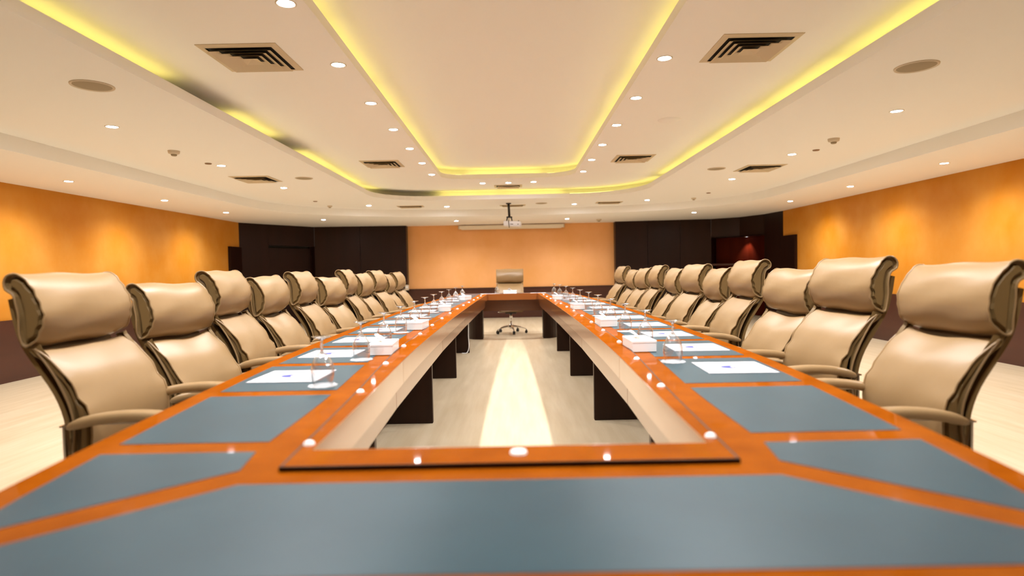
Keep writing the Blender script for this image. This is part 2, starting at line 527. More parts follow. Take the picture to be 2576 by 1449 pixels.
for side, sg in (('left', -1), ('right', 1)):
    x = -3.24 if sg < 0 else 3.143
    for i in range(3):
        downlight(x, 4.89 + 1.82 * i, Z_1, 'white recessed ceiling light, %s from the camera in the middle %s row' % (ORD[i], side), 'downlights outside the outer cove')
    downlight(x, 3.07, Z_1, 'white ceiling light beyond the %s edge of the photograph' % side, 'downlights outside the outer cove')
    downlight(-2.62 if sg < 0 else 2.487, 10.98, Z_1, 'white ceiling light in the far %s corner of the middle ceiling' % side, 'downlights outside the outer cove')
    downlight(-1.232 if sg < 0 else 1.198, 11.43, Z_1, 'white ceiling light at the %s of the projector pole' % side, 'downlights outside the outer cove')
    xs = -4.98 if sg < 0 else 4.83
    y0 = 8.59 if sg < 0 else 8.54
    for i, y in enumerate([y0 - 1.85, y0, y0 + 1.84]):
        downlight(xs, y, Z_S, 'white ceiling light by the %s orange wall, %s from the camera' % (side, ORD[i]), 'downlights in the low soffit', 0.9, 152)
    downlight(xs, 4.9, Z_S, 'white ceiling light by the %s orange wall beyond the photograph' % side, 'downlights in the low soffit')
    downlight(-3.84 if sg < 0 else 3.712, 12.19, Z_S, 'white ceiling light before the dark %s wall panels' % side, 'downlights in the low soffit', 0.35)
    downlight(-1.22 if sg < 0 else 1.214, 13.12, Z_S, 'white ceiling light before the far orange wall, on the %s' % side, 'downlights in the low soffit', 0.95, 150)
nl = empty('niche_spotlight', (5.405, 13.775, 1.81), label='small spotlight in the niche washing the red wood', cat='spotlight')
link('lamp', LAMP.copy(), None, nl, (0, 0, -0.006)); nl.children[0].data.materials[0] = M['niche_lamp']
link('trim_ring', RING, None, nl)
spot(nl, (0, 0, -0.03), 40.0, 74, 1.0, (1.0, 0.85, 0.8), 0.02)

# ------------------------------------------------------------------ ceiling fittings
def ring_sq(a, b, za, zb, th=0.0):
    """square sloping ring: outer half-size a at za, inner half-size b at zb."""
    vs = []
    for h, z in ((a, za), (b, zb)):
        vs += [(-h, -h, z), (h, -h, z), (h, h, z), (-h, h, z)]
    return vs, [(i, (i + 1) % 4, 4 + (i + 1) % 4, 4 + i) for i in range(4)]
VENT_PARTS = []
v, f = ring_sq(0.245, 0.205, -0.004, -0.010)
v2, f2 = ring_sq(0.245, 0.245, -0.004, 0.0)
VENT_PARTS.append(('frame', mesh('frame', v + v2, f + [tuple(i + 8 for i in q) for q in f2]), M['vent']))
VENT_PARTS.append(('plenum', mesh('plenum', [(-0.21, -0.21, -0.0015), (0.21, -0.21, -0.0015), (0.21, 0.21, -0.0015), (-0.21, 0.21, -0.0015)], [(0, 1, 2, 3)]), M['dark_void']))
for k, (a, b) in enumerate([(0.194, 0.150), (0.148, 0.104), (0.102, 0.058), (0.056, 0.0)]):
    v, f = ring_sq(a, b, -0.026, -0.005)
    if b == 0: v = v[:4] + [(0, 0, -0.008)]; f = [(0, 1, 4), (1, 2, 4), (2, 3, 4), (3, 0, 4)]
    VENT_PARTS.append(('louver', mesh('louver', v, f), M['vent']))
for _, me_, m_ in VENT_PARTS: me_.materials.append(m_)
def vent(x, y, z, label, sx=1.0, sy=1.0):
    t = empty('ceiling_vent', (x, y, z), label=label, cat='air vent', group='square air vents in the ceiling')
    t.scale = (sx, sy, 1)
    for nm, me_, _ in VENT_PARTS: link(nm, me_, None, t)
vent(-1.657, 3.897, Z_2, 'large cream square air vent, nearest on the left')
vent(1.553, 3.902, Z_2, 'large cream square air vent, nearest on the right')
vent(-1.66, 7.76, Z_2, 'cream square air vent between the coves, farther one on the left')
vent(1.57, 7.72, Z_2, 'cream square air vent between the coves, farther one on the right')
vent(-0.05, 10.04, Z_2, 'cream air vent beyond the three small ceiling lights', 0.95, 0.6)
vent(-3.27, 7.69, Z_1, 'cream square air vent outside the left cove, before the middle row lights')
vent(3.15, 7.60, Z_1, 'cream square air vent outside the right cove, before the middle row lights')
vent(-1.90, 11.26, Z_1, 'narrow air vent left of the projector, beside a far ceiling light', 1, 0.5)
vent(1.83, 11.24, Z_1, 'narrow air vent right of the projector, beside a far ceiling light', 1, 0.5)
vent(0.02, 11.42, Z_1, 'narrow air vent right behind the projector pole', 1, 0.35)

SPK = lathe_me('rim', [(0.105, 0.0), (0.115, -0.008), (0.122, -0.006), (0.124, 0.0)], 28); SPK.materials.append(M['plastic'])
SPG = lathe_me('grille', [(0.0, -0.012), (0.07, -0.010), (0.108, -0.003)], 28); SPG.materials.append(M['grille'])
def speaker(x, y, z, label, s=1.0):
    t = empty('ceiling_speaker', (x, y, z), label=label, cat='speaker', group='round ceiling speakers')
    t.scale = (s, s, 1)
    link('rim', SPK, None, t); link('grille', SPG, None, t)
speaker(-2.66, 3.84, Z_1, 'round grey ceiling speaker, nearest on the left')
speaker(2.56, 3.79, Z_1, 'round grey ceiling speaker, nearest on the right')
speaker(-2.66, 7.70, Z_1, 'round ceiling speaker right of the far left air vent', 0.9)
speaker(2.60, 7.59, Z_1, 'round ceiling speaker left of the far right air vent', 0.9)
speaker(0.557, 11.16, Z_1, 'small round ceiling speaker right of the projector pole', 0.9)

DET_B = lathe_me('body', [(0.0, -0.030), (0.030, -0.030), (0.046, -0.022), (0.050, 0.0)], 20); DET_B.materials.append(M['plastic'])
DET_H = lathe_me('sensor', [(0.0, -0.046), (0.018, -0.045), (0.024, -0.040), (0.024, -0.030)], 16); DET_H.materials.append(M['grille'])
def detector(x, y, z, label, s=1.0):
    t = empty('smoke_detector', (x, y, z), label=label, cat='smoke detector', group='smoke detectors on the ceiling')
    t.scale = (s, s, s)
    link('body', DET_B, None, t); link('sensor', DET_H, None, t)
detector(-3.30, 5.88, Z_1, 'cream smoke detector outside the left cove', 1.1)
detector(3.185, 5.92, Z_1, 'cream smoke detector outside the right cove', 1.1)
detector(-3.31, 10.90, Z_1, 'small far smoke detector on the left', 0.9)
detector(3.286, 10.80, Z_1, 'small far smoke detector on the right', 0.9)
detector(1.95, 13.4, Z_S, 'white domed detector above the right dark panels', 1.2)
SPR = lathe_me('sprinkler_cover', [(0.0, -0.012), (0.030, -0.010), (0.036, -0.004), (0.036, 0.0)], 18); SPR.materials.append(M['brown_disc'])
for x, y, lb in [(-3.31, 6.56, 'flat brown ceiling disc left of a middle row light'), (3.296, 6.48, 'flat brown ceiling disc right of a middle row light'),
                 (-3.333, 10.17, 'faint brown ceiling disc, far left'), (3.316, 10.08, 'faint brown ceiling disc, far right')]:
    o = link('sprinkler_cover', SPR, None, None, (x, y, Z_1)); tag(o, lb, 'sprinkler', 'flat sprinkler covers')
o = link('access_cover', lathe_me('access_cover', [(0.0, -0.016), (0.05, -0.015), (0.105, -0.006), (0.110, 0.0)], 28), M['ceiling'], None, (1.522, 5.74, Z_2))
tag(o, 'cream round access cover between the right coves', 'ceiling cover')

# ------------------------------------------------------------------ projector and screen
pj = empty('projector', (0.0, 11.05, Z_1), label='white projector hanging from a black ceiling pole', cat='projector')
link('ceiling_plate', lathe_me('ceiling_plate', [(0, -0.02), (0.045, -0.018), (0.05, 0)], 16), M['black'], pj, (-0.055, 0, 0))
link('pole', tube_me('pole', [(-0.055, 0, -0.005), (-0.05, 0, -0.13), (-0.045, 0, -0.25)], 0.022, 12), M['black'], pj)
link('bracket', box_me('bracket', 0.11, 0.12, 0.018, 0.004, 1, (-0.045, 0, -0.262)), M['black'], pj)
for sx, sy in ((-1, -1), (1, -1), (-1, 1), (1, 1)):
    link('bracket_arm', tube_me('bracket_arm', [(-0.045 + sx * 0.03, sy * 0.03, -0.25), (-0.045 + sx * 0.045, sy * 0.06, -0.30), (-0.045 + sx * 0.05, sy * 0.065, -0.335)], 0.010, 8), M['black'], pj)
bd = link('body', box_me('body', 0.31, 0.24, 0.095, 0.018, 3, (0, 0, 0), True), M['proj'], pj, (0.012, 0, -0.385), (0, math.radians(3), math.radians(-7)))
link('port_strip', box_me('port_strip', 0.055, 0.006, 0.010, 0.002, 1, (0.0, -0.121, -0.012)), M['black'], bd)
link('lens', lathe_me('lens', [(0, 0.01), (0.022, 0.008), (0.026, 0.0), (0.026, -0.012)], 16), M['black'], bd, (-0.07, 0.125, 0), (-PI / 2, 0, 0))
link('foot', lathe_me('foot', [(0, -0.008), (0.012, -0.008), (0.013, 0)], 12), M['black'], bd, (0.12, -0.09, 0.052), (PI, 0, 0))
link('ir_window', lathe_me('ir_window', [(0, 0.002), (0.008, 0.002), (0.009, 0)], 10), M['black'], bd, (0.115, -0.121, -0.01), (PI / 2, 0, 0))
link('cable', tube_me('cable', [(-0.055, -0.02, -0.30), (-0.06, -0.135, -0.34), (-0.055, -0.14, -0.40), (-0.05, -0.135, -0.46)], 0.006, 6), M['black'], pj)

sc = empty('projection_screen', (-0.015, 14.33, 2.19), label='cream rolled-up projection screen case on the far orange wall', cat='projection screen')
link('case', box_me('case', 2.50, 0.10, 0.082, 0.012, 2), M['screen_case'], sc)
link('end_cap', box_me('end_cap', 0.02, 0.105, 0.088, 0.006, 1, (-1.26, 0, 0)), M['plastic'], sc)
link('end_cap', box_me('end_cap', 0.02, 0.105, 0.088, 0.006, 1, (1.26, 0, 0)), M['plastic'], sc)
link('pull_bar', box_me('pull_bar', 2.40, 0.02, 0.02, 0.004, 1, (0, -0.01, -0.05)), M['screen_case'], sc)

sw = empty('socket_plate', (-2.525, 14.17, 0.78), label='small white socket plate at the dark panel edge', cat='wall socket')
link('plate', box_me('plate', 0.09, 0.02, 0.13, 0.004, 1), M['plastic'], sw)
link('socket', box_me('socket', 0.05, 0.012, 0.05, 0.003, 1, (0, -0.012, 0.01)), M['white'], sw)

# ------------------------------------------------------------------ conference table
CX, CY = -0.015, 5.5
wO = smooth_fn([(0.70, 0.925), (1.0, 0.97), (1.34, 1.012), (1.75, 1.056), (2.3, 1.104), (2.8, 1.132), (3.4, 1.150), (4.4, 1.170), (5.5, 1.176), (6.6, 1.160), (7.6, 1.125), (8.5, 1.08), (9.4, 1.02), (10.45, 0.93)])
wI = smooth_fn([(1.30, 0.447), (2.0, 0.464), (2.7, 0.488), (3.5, 0.500), (4.7, 0.500), (6.3, 0.485), (7.9, 0.46), (9.85, 0.415)])
wL = smooth_fn([(1.2, 0.475), (1.95, 0.516), (2.5, 0.556), (3.1, 0.590), (3.8, 0.598), (4.6, 0.602), (5.5, 0.598), (6.2, 0.583), (7.0, 0.565), (8.2, 0.525), (9.95, 0.48)])
wP = lambda y: wL(y) + 0.085 + 0.02 * math.exp(-((y - 1.2) / 0.5) ** 2)   # inner edge of the leather insets
wQ = lambda y: wO(y) - 0.068                                              # outer edge of the leather insets
YI0, YI1 = 1.335, 9.80
YL0, YL1 = 1.225, 9.91
YO0, YO1 = 0.715, 10.43
TZ = 0.75
def S(pts): return [(x, y - CY) for x, y in pts]
def side_loop(w, y0, y1, n=40):
    ys = [y0 + (y1 - y0) * i / n for i in range(n + 1)]
    return [(w(y), y) for y in ys] + [(-w(y), y) for y in reversed(ys)]
def outer_loop():
    lp = side_loop(wO, YO0, YO1)
    return lp
table = empty('conference_table', (CX, CY, 0), label='long hollow boat-shaped conference table of orange wood with grey leather insets', cat='table')
top = link('tabletop', fill_me('tabletop', [S(outer_loop()), S(side_loop(wI, YI0, YI1))], TZ - 0.035, TZ), M['wood'], table)
# raised ledge round the opening, four lengths mitred at the corners
def ledge(poly):
    bm = bmesh.new()
    vs0 = [bm.verts.new((x, y - CY, TZ)) for x, y in poly]
    vs1 = [bm.verts.new((x, y - CY, TZ + 0.011)) for x, y in poly]
    bm.faces.new(vs1); k = len(poly)
    for i in range(k): bm.faces.new((vs0[i], vs0[(i + 1) % k], vs1[(i + 1) % k], vs1[i]))
    bmesh.ops.triangulate(bm, faces=[f for f in bm.faces if len(f.verts) > 4])
    link('ledge', bm_mesh('ledge', bm), M['wood'], table)
    (xa, ya), (xb, yb) = poly[0], poly[1]
    f = -1 if ya < 5 else 1
    link('shade_band', box_me('shade_band', abs(xb - xa) + 0.004, 0.004, 0.0112, 0.001, 1, (0, ya - CY + f * 0.002, TZ + 0.0056)), M['leg_wood'], table)  # thin dark strip painting the shade on the ledge's outer face
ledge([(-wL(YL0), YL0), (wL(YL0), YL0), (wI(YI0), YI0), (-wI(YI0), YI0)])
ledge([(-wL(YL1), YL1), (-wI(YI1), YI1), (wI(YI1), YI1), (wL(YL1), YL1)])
for s in (-1, 1):
    n = 30
    inn = [(s * wI(YI0 + (YI1 - YI0) * i / n), YI0 + (YI1 - YI0) * i / n) for i in range(n + 1)]
    out = [(s * wL(YL0 + (YL1 - YL0) * i / n), YL0 + (YL1 - YL0) * i / n) for i in range(n + 1)]
    vs = [(x, y - CY, TZ + 0.011) for x, y in inn + out] + [(x, y - CY, TZ) for x, y in inn + out]
    k = n + 1; fs = []
    for i in range(n):
        fs.append((i, i + 1, k + i + 1, k + i))
        fs.append((i, i + 1, 2 * k + i + 1, 2 * k + i))
        fs.append((k + i, k + i + 1, 3 * k + i + 1, 3 * k + i))
    link('ledge', mesh('ledge', vs, fs), M['wood'], table)
    # dark groove between the ledge and the border
    gr = [(x - s * 0.005, y) for x, y in out]
    vs = [(x, y - CY, TZ + 0.0115) for x, y in out + gr]
    link('groove', mesh('groove', vs, [(i, i + 1, k + i + 1, k + i) for i in range(n)]), M['leg_wood'], table)
# leather insets
def inset(poly, name='leather_inset'):
    link(name, fill_me(name, [S(poly)], TZ - 0.002, TZ + 0.0012), M['inset'], table)
strips = [1.405 + 0.63 * i for i in range(14)]
HW = 0.040
for s in (-1, 1):
    for a, b in zip(strips[:-1], strips[1:]):
        ys = [a + HW + (b - a - 2 * HW) * i / 4 for i in range(5)]
        inset([(s * wP(y), y) for y in ys] + [(s * wQ(y), y) for y in reversed(ys)])
    y1 = strips[0] - HW
    inset([(s * wP(y1), y1), (s * 0.565, 1.235), (s * 0.885, 0.920), (s * wQ(1.1), 1.1), (s * wQ(y1), y1)])
    y2 = strips[-1] + HW
    inset([(s * wP(y2), y2), (s * 0.57, 9.90), (s * 0.865, 10.19), (s * wQ(10.0), 10.0), (s * wQ(y2), y2)])
inset([(-0.530, 1.150), (0.530, 1.150), (0.862, 0.825), (0.862, 0.790), (-0.862, 0.790), (-0.862, 0.825)])
inset([(-0.530, 9.985), (0.530, 9.985), (0.840, 10.29), (0.840, 10.36), (-0.840, 10.36), (-0.840, 10.29)])
# round chrome sockets let into the ledge
SOCK = lathe_me('socket', [(0.0, 0.010), (0.006, 0.0092), (0.011, 0.0062), (0.0135, 0.0)], 16); SOCK.materials.append(M['white'])
for s in (-1, 1):
    for i in range(14):
        y = 1.38 + 0.60 * i
        link('socket', SOCK, None, table, (s * (wL(y) - 0.016), y - CY, TZ + 0.011))
gm = lathe_me('grommet', [(0.0, -0.002), (0.006, 0.0), (0.008, 0.005), (0.017, 0.006), (0.019, 0.0)], 20)
link('grommet', gm, M['white'], table, (0.02, 1.285 - CY, TZ + 0.011))
# fascia below the opening's edge
def fascia(name, pts, z0, z1, th, m):
    """pts: inner face line; thickness goes away from the opening (to the left of the run)."""
    P = [Vector(p) for p in pts]; k = len(P); q = []
    for i in range(k):
        t = (P[min(i + 1, k - 1)] - P[max(i - 1, 0)]).normalized()
        q.append(P[i] + Vector((-t.y, t.x)) * th)
    vs = [(p.x, p.y - CY, z) for z in (z0, z1) for p in P + q]
    fs = []
    for i in range(k - 1):
        fs += [(i, i + 1, 2 * k + i + 1, 2 * k + i), (k + i, k + i + 1, 3 * k + i + 1, 3 * k + i), (i, i + 1, k + i + 1, k + i), (2 * k + i, 2 * k + i + 1, 3 * k + i + 1, 3 * k + i)]
    fs += [(0, k, 3 * k, 2 * k), (k - 1, 2 * k - 1, 4 * k - 1, 3 * k - 1)]
    link(name, mesh(name, vs, fs), m, table)
LEGY = [2.65, 4.53, 6.42, 8.37]
seg = [YI0, *LEGY, YI1]
for s in (-1, 1):
    for a, b in zip(seg[:-1], seg[1:]):
        ys = [a + 0.0015 + (b - a - 0.003) * i / 8 for i in range(9)]
        if s < 0: pts = [(-wI(y) + 0.004, y) for y in ys]
        else: pts = [(wI(y) - 0.004, y) for y in reversed(ys)]
        fascia('fascia', pts, 0.662, TZ + 0.0105, 0.022, M['fascia'])
        ya, yb = a + 0.003, b - 0.003
        pts = [(s * (wI(ya) + 0.030), ya), (s * (wI(yb) + 0.030), yb)]
        if s > 0: pts.reverse()
        fascia('modesty_panel', pts, 0.548, 0.672, 0.018, M['modesty'])
fascia('fascia', [(-wI(YI1), YI1 - 0.004), (wI(YI1), YI1 - 0.004)], 0.662, TZ + 0.0105, 0.022, M['fascia'])
fascia('fascia', [(wI(YI0), YI0 + 0.004), (-wI(YI0), YI0 + 0.004)], 0.662, TZ + 0.0105, 0.022, M['fascia'])
fascia('modesty_panel', [(-0.62, 10.12), (0.62, 10.12)], 0.46, 0.715, 0.02, M['modesty'])
fascia('modesty_panel', [(0.62, 1.02), (-0.62, 1.02)], 0.46, 0.715, 0.02, M['modesty'])
LEGP = box_me('leg_panel', 0.40, 0.045, 0.715, 0.006, 2, (0, 0, 0.3575)); LEGP.materials.append(M['leg_wood'])
for s in (-1, 1):
    for y in LEGY:
        link('leg_panel', LEGP, None, table, (s * 0.815, y - CY, 0))
    # curved corner legs of the two table ends
    for y, f in ((9.97, 1), (1.16, -1)):
        pts = [(s * 0.505, f * 0.30), (s * 0.505, 0.0)]
        for i in range(9):
            a = (PI / 2) * i / 8
            pts.append((s * (0.535 + 0.25 * math.sin(a)), f * (-0.03 * math.cos(a) + 0.22 * (math.sin(a) ** 3))))
        pts += [(s * 0.80, f * 0.30)]
        if s * f < 0: pts.reverse()
        o = link('corner_leg', fill_me('corner_leg', [pts], 0, 0.715), M['leg_wood'], table, (0, y - CY, 0))
cb = link('cable', tube_me('cable', crom([(-0.635, 8.30, 0.66), (-0.632, 8.29, 0.45), (-0.638, 8.30, 0.25), (-0.632, 8.29, 0.10), (-0.66, 8.26, 0.015), (-0.73, 8.25, 0.012)], 5), 0.006, 6), M['white'])
tag(cb, 'thin white cable down the farthest left table leg panel', 'cable')

# ------------------------------------------------------------------ office chairs
def loft(name, prof, xs, fn, cap_inset=0.0, cap_depth=0.0):
    """closed profile (y,z) lofted across x; fn(x, i, y, z) -> (y, z) shaping; ends closed by a recessed gusset."""
    k = len(prof); vs = []; fs = []
    cyc = sum(p[0] for p in prof) / k; cz = sum(p[1] for p in prof) / k
    rows = []
    def row(x, sc=1.0):
        base = len(vs)
        for i, (y, z) in enumerate(prof):
            yy, zz = fn(x, i, y, z)
            # shrink toward the local centre line for the gusset
            vs.append((x, yy, zz))
        return base
    R = [row(x) for x in xs]
    for a, b in zip(R[:-1], R[1:]):
        for i in range(k):
            j = (i + 1) % k
            fs.append((a + i, a + j, b + j, b + i))
    return vs, fs, R, k

def inset_loop(loop, d):
    """offset a closed (y,z) loop inwards by d (simple normal offset)."""
    n = len(loop); out = []
    area = sum(loop[i][0] * loop[(i + 1) % n][1] - loop[(i + 1) % n][0] * loop[i][1] for i in range(n))
    sg = 1 if area > 0 else -1
    for i in range(n):
        p, q = loop[i - 1], loop[(i + 1) % n]
        ty, tz = q[0] - p[0], q[1] - p[1]; L = math.hypot(ty, tz) or 1
        out.append((loop[i][0] - sg * tz / L * d, loop[i][1] + sg * ty / L * d))
    return out

def cushion(prof, hw, nx, fn, inset_d=0.006, depth=0.012):
    """returns (leather mesh, gusset mesh, piping mesh)"""
    xs = [hw * math.sin(PI / 2 * (2 * i / nx - 1)) for i in range(nx + 1)]
    vs, fs, R, k = loft('c', prof, xs, fn)
    body = mesh('cushion', vs, fs, True)
    parts = []
    for sx, r in ((-1, R[0]), (1, R[-1])):
        loop = [(vs[r + i][1], vs[r + i][2]) for i in range(k)]
        ins = inset_loop(loop, inset_d)
        bm = bmesh.new()
        a = [bm.verts.new((sx * hw, y, z)) for y, z in loop]
        rows = [a]
        for dd, dp in ((inset_d, depth), (inset_d + 0.008, depth + 0.003), (inset_d + 0.016, depth - 0.010)):
            rows.append([bm.verts.new((sx * (hw - dp), y, z)) for y, z in inset_loop(loop, dd)])
        for p, q in zip(rows[:-1], rows[1:]):
            for i in range(k):
                j = (i + 1) % k
                bm.faces.new((p[i], p[j], q[j], q[i]))
        bm.faces.new(rows[-1])
        bmesh.ops.triangulate(bm, faces=[f for f in bm.faces if len(f.verts) > 4])
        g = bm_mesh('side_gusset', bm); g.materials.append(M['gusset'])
        p = tube_me('piping', [(sx * hw, y, z) for y, z in loop], 0.0042, 6, closed=True); p.materials.append(M['chair'])
        parts += [('side_gusset', g), ('piping', p)]
    body.materials.append(M['chair'])
    return body, parts

HEAD = [(-.348, .916), (-.328, .920), (-.304, .938), (-.286, .968), (-.277, 1.008), (-.280, 1.050), (-.295, 1.094), (-.320, 1.134), (-.355, 1.163), (-.383, 1.172), (-.408, 1.164), (-.420, 1.142), (-.414, 1.118), (-.396, 1.106), (-.384, 1.092), (-.378, 1.05), (-.374, 1.0), (-.370, .950), (-.362, .925)]
BACK = [(-.318, .912), (-.296, .900), (-.262, .868), (-.225, .830), (-.193, .785), (-.168, .735), (-.150, .680), (-.143, .625), (-.147, .570), (-.160, .520), (-.180, .490), (-.205, .492), (-.215, .53), (-.208, .585), (-.204, .640), (-.214, .700), (-.238, .760), (-.272, .825), (-.305, .878), (-.325, .905)]
def head_fn(seed, lop):
    rnd = random.Random(seed)
    ph = [rnd.uniform(0, 6) for _ in range(4)]
    def fn(x, i, y, z):
        u = x / 0.25
        low = max(0.0, 1 - (z - 0.918) / 0.10)
        zz = z - low * (0.010 * (1 - u * u) - 0.004) + 0.003 * math.sin(5 * u + ph[0]) + lop * u * 0.006
        front = max(0.0, min(1.0, (y + 0.375) / 0.05))
        yy = y - front * (0.012 * u ** 4) + 0.002 * math.sin(9 * z * 6 + 4 * u + ph[1])
        e = max(0.0, abs(u) - 0.86) / 0.14
        yy += front * e * 0.0032 * math.sin(150 * z + ph[2])
        return yy, zz
    return fn
def back_fn(seed):
    rnd = random.Random(seed + 50)
    ph = [rnd.uniform(0, 6) for _ in range(4)]
    def fn(x, i, y, z):
        u = x / 0.25
        topw = max(0.0, min(1.0, (z - 0.80) / 0.11))
        zz = z + topw * (0.016 * abs(u) ** 1.6 - 0.016 + 0.004 * math.sin(4 * u + ph[0]))
        front = 1.0 if i < 11 else 0.0
        yy = y - front * 0.016 * u ** 4 + 0.0015 * math.sin(7 * u + 20 * z + ph[1])
        e = max(0.0, abs(u) - 0.85) / 0.15
        yy += front * e * 0.0035 * math.sin(65 * z + ph[2])
        return yy, zz
    return fn
def dense(prof, per):
    return [(p.x, p.y) for p in crom([(a, b, 0) for a, b in prof], per, closed=True)]
VAR = []
for sd, lop in ((1, 0.0), (2, 1.0), (3, -1.0)):
    VAR.append((cushion(dense(HEAD, 2), 0.250, 16, head_fn(sd, lop)), cushion(dense(BACK, 2), 0.245, 16, back_fn(sd))))

SHELL = crom([(-.410, 1.085, 0), (-.396, 1.0, 0), (-.372, .92, 0), (-.325, .84, 0), (-.270, .75, 0), (-.238, .66, 0), (-.228, .56, 0), (-.222, .47, 0)], 3)
sp = [(p.x, p.y) for p in SHELL]
shell_prof = sp + [(y - 0.016, z - 0.004) for y, z in reversed(sp)]
svs, sfs, R, k = loft('s', shell_prof, [-0.225, -0.22, 0.22, 0.225], lambda x, i, y, z: (y, z))
sfs += [tuple(R[0] + i for i in range(k)), tuple(R[-1] + i for i in range(k))]
SHELL_ME = mesh('back_shell', svs, sfs); SHELL_ME.materials.append(M['gusset'])

bm = bmesh.new()
bmesh.ops.create_cube(bm, size=1.0)
bmesh.ops.subdivide_edges(bm, edges=bm.edges, cuts=3, use_grid_fill=True)
for v in bm.verts:
    x, y, z = v.co
    v.co = Vector((x * 0.47 * (1 - 0.1 * max(0, y) ), y * 0.50 + 0.03, 0.455 + z * 0.085 - 0.05 * max(0, y - 0.15) * 2 * (1 if z > 0 else 0.3) + 0.012 * (z > 0) * (1 - 4 * x * x)))
bmesh.ops.bevel(bm, geom=[e for e in bm.edges if e.is_manifold and e.calc_face_angle(0) > 1.0], offset=0.022, segments=3, affect='EDGES')
SEAT_ME = bm_mesh('seat', bm, True); SEAT_ME.materials.append(M['chair'])

def arm_me():
    path = crom([(-.215, .648, 0), (-.16, .664, 0), (-.09, .677, 0), (0.0, .683, 0), (.09, .679, 0), (.16, .668, 0), (.19, .660, 0)], 3)
    vs, fs = [], []; n = 12; k = len(path)
    for i, p in enumerate(path):
        t = i / (k - 1)
        tap = min(1.0, 0.35 + 2.6 * min(t, 1 - t) ** 0.7)
        for q in range(n):
            a = 2 * PI * q / n
            cx, cz = math.cos(a), math.sin(a)
            cx = math.copysign(abs(cx) ** 0.7, cx); cz = math.copysign(abs(cz) ** 0.8, cz)
            vs.append((cx * 0.028 * tap, p.x, p.y + cz * 0.020 * tap - 0.012))
    for i in range(k - 1):
        for q in range(n):
            q2 = (q + 1) % n
            fs.append((i * n + q, i * n + q2, (i + 1) * n + q2, (i + 1) * n + q))
    fs += [tuple(range(n)), tuple((k - 1) * n + q for q in range(n))]
    return mesh('armrest', vs, fs, True)
ARM_ME = arm_me(); ARM_ME.materials.append(M['chair'])
def bracket_me():
    bm = bmesh.new()
    def bx(sx, sy, sz, c, rx=0):
        r = bmesh.ops.create_cube(bm, size=1.0)
        for v in r['verts']:
            p = Vector((v.co.x * sx, v.co.y * sy, v.co.z * sz))
            p.rotate(Matrix.Rotation(rx, 3, 'X'))
            v.co = p + Vector(c)
    bx(0.026, 0.30, 0.006, (0, -0.02, 0.648))
    bx(0.026, 0.10, 0.006, (0, -0.185, 0.643), 0.05)
    bx(0.022, 0.008, 0.16, (0, -0.222, 0.566))
    bx(0.022, 0.15, 0.008, (0, -0.15, 0.490))
    bx(0.022, 0.010, 0.17, (0, 0.085, 0.566))
    bx(0.022, 0.16, 0.010, (0, 0.01, 0.486))
    return bm_mesh('bracket', bm)
BR_ME = bracket_me(); BR_ME.materials.append(M['chrome'])
MECH_ME = box_me('tilt_mechanism', 0.20, 0.26, 0.05, 0.012, 2, (0, -0.01, 0.39)); MECH_ME.materials.append(M['black'])
LEV_ME = tube_me('lever', [(0.05, 0.03, 0.392), (0.20, 0.03, 0.388), (0.235, 0.03, 0.392)], 0.006, 8); LEV_ME.materials.append(M['chrome'])
COLM = lathe_me('gas_column', [(0, 0.37), (0.026, 0.37), (0.026, 0.27), (0.016, 0.265), (0.016, 0.17), (0.030, 0.165), (0.032, 0.10), (0.030, 0.085), (0, 0.085)], 16); COLM.materials.append(M['chrome'])
def spoke_me():
    path = [(0.02, 0.128), (0.10, 0.126), (0.20, 0.112), (0.28, 0.090), (0.315, 0.076)]
    wd = [0.030, 0.026, 0.021, 0.017, 0.014]; ht = [0.022, 0.018, 0.014, 0.010, 0.008]
    vs, fs = [], []; n = 8
    for (r, z), w, h in zip(path, wd, ht):
        for q in range(n):
            a = 2 * PI * q / n
            vs.append((w * math.cos(a), r, z + h * math.sin(a)))
    for i in range(4):
        for q in range(n):
            q2 = (q + 1) % n
            fs.append((i * n + q, i * n + q2, (i + 1) * n + q2, (i + 1) * n + q))
    fs += [tuple(range(n)), tuple(4 * n + q for q in range(n))]
    return mesh('leg', vs, fs, True)
SPOKE = spoke_me(); SPOKE.materials.append(M['chrome'])
def castor_me():
    bm = bmesh.new()
    for s in (-1, 1):
        r = bmesh.ops.create_cone(bm, cap_ends=True, segments=16, radius1=0.027, radius2=0.027, depth=0.018)
        for v in r['verts']:
            v.co = Vector((v.co.z + s * 0.013, v.co.y + 0.315, v.co.x + 0.027))
    r = bmesh.ops.create_cone(bm, cap_ends=True, segments=10, radius1=0.007, radius2=0.007, depth=0.045)
    for v in r['verts']: v.co += Vector((0, 0.315, 0.052))
    r = bmesh.ops.create_cube(bm, size=1.0)
    for v in r['verts']: v.co = Vector((v.co.x * 0.046, v.co.y * 0.03 + 0.318, v.co.z * 0.016 + 0.053))
    return bm_mesh('castor', bm)
CAST = castor_me(); CAST.materials.append(M['black'])

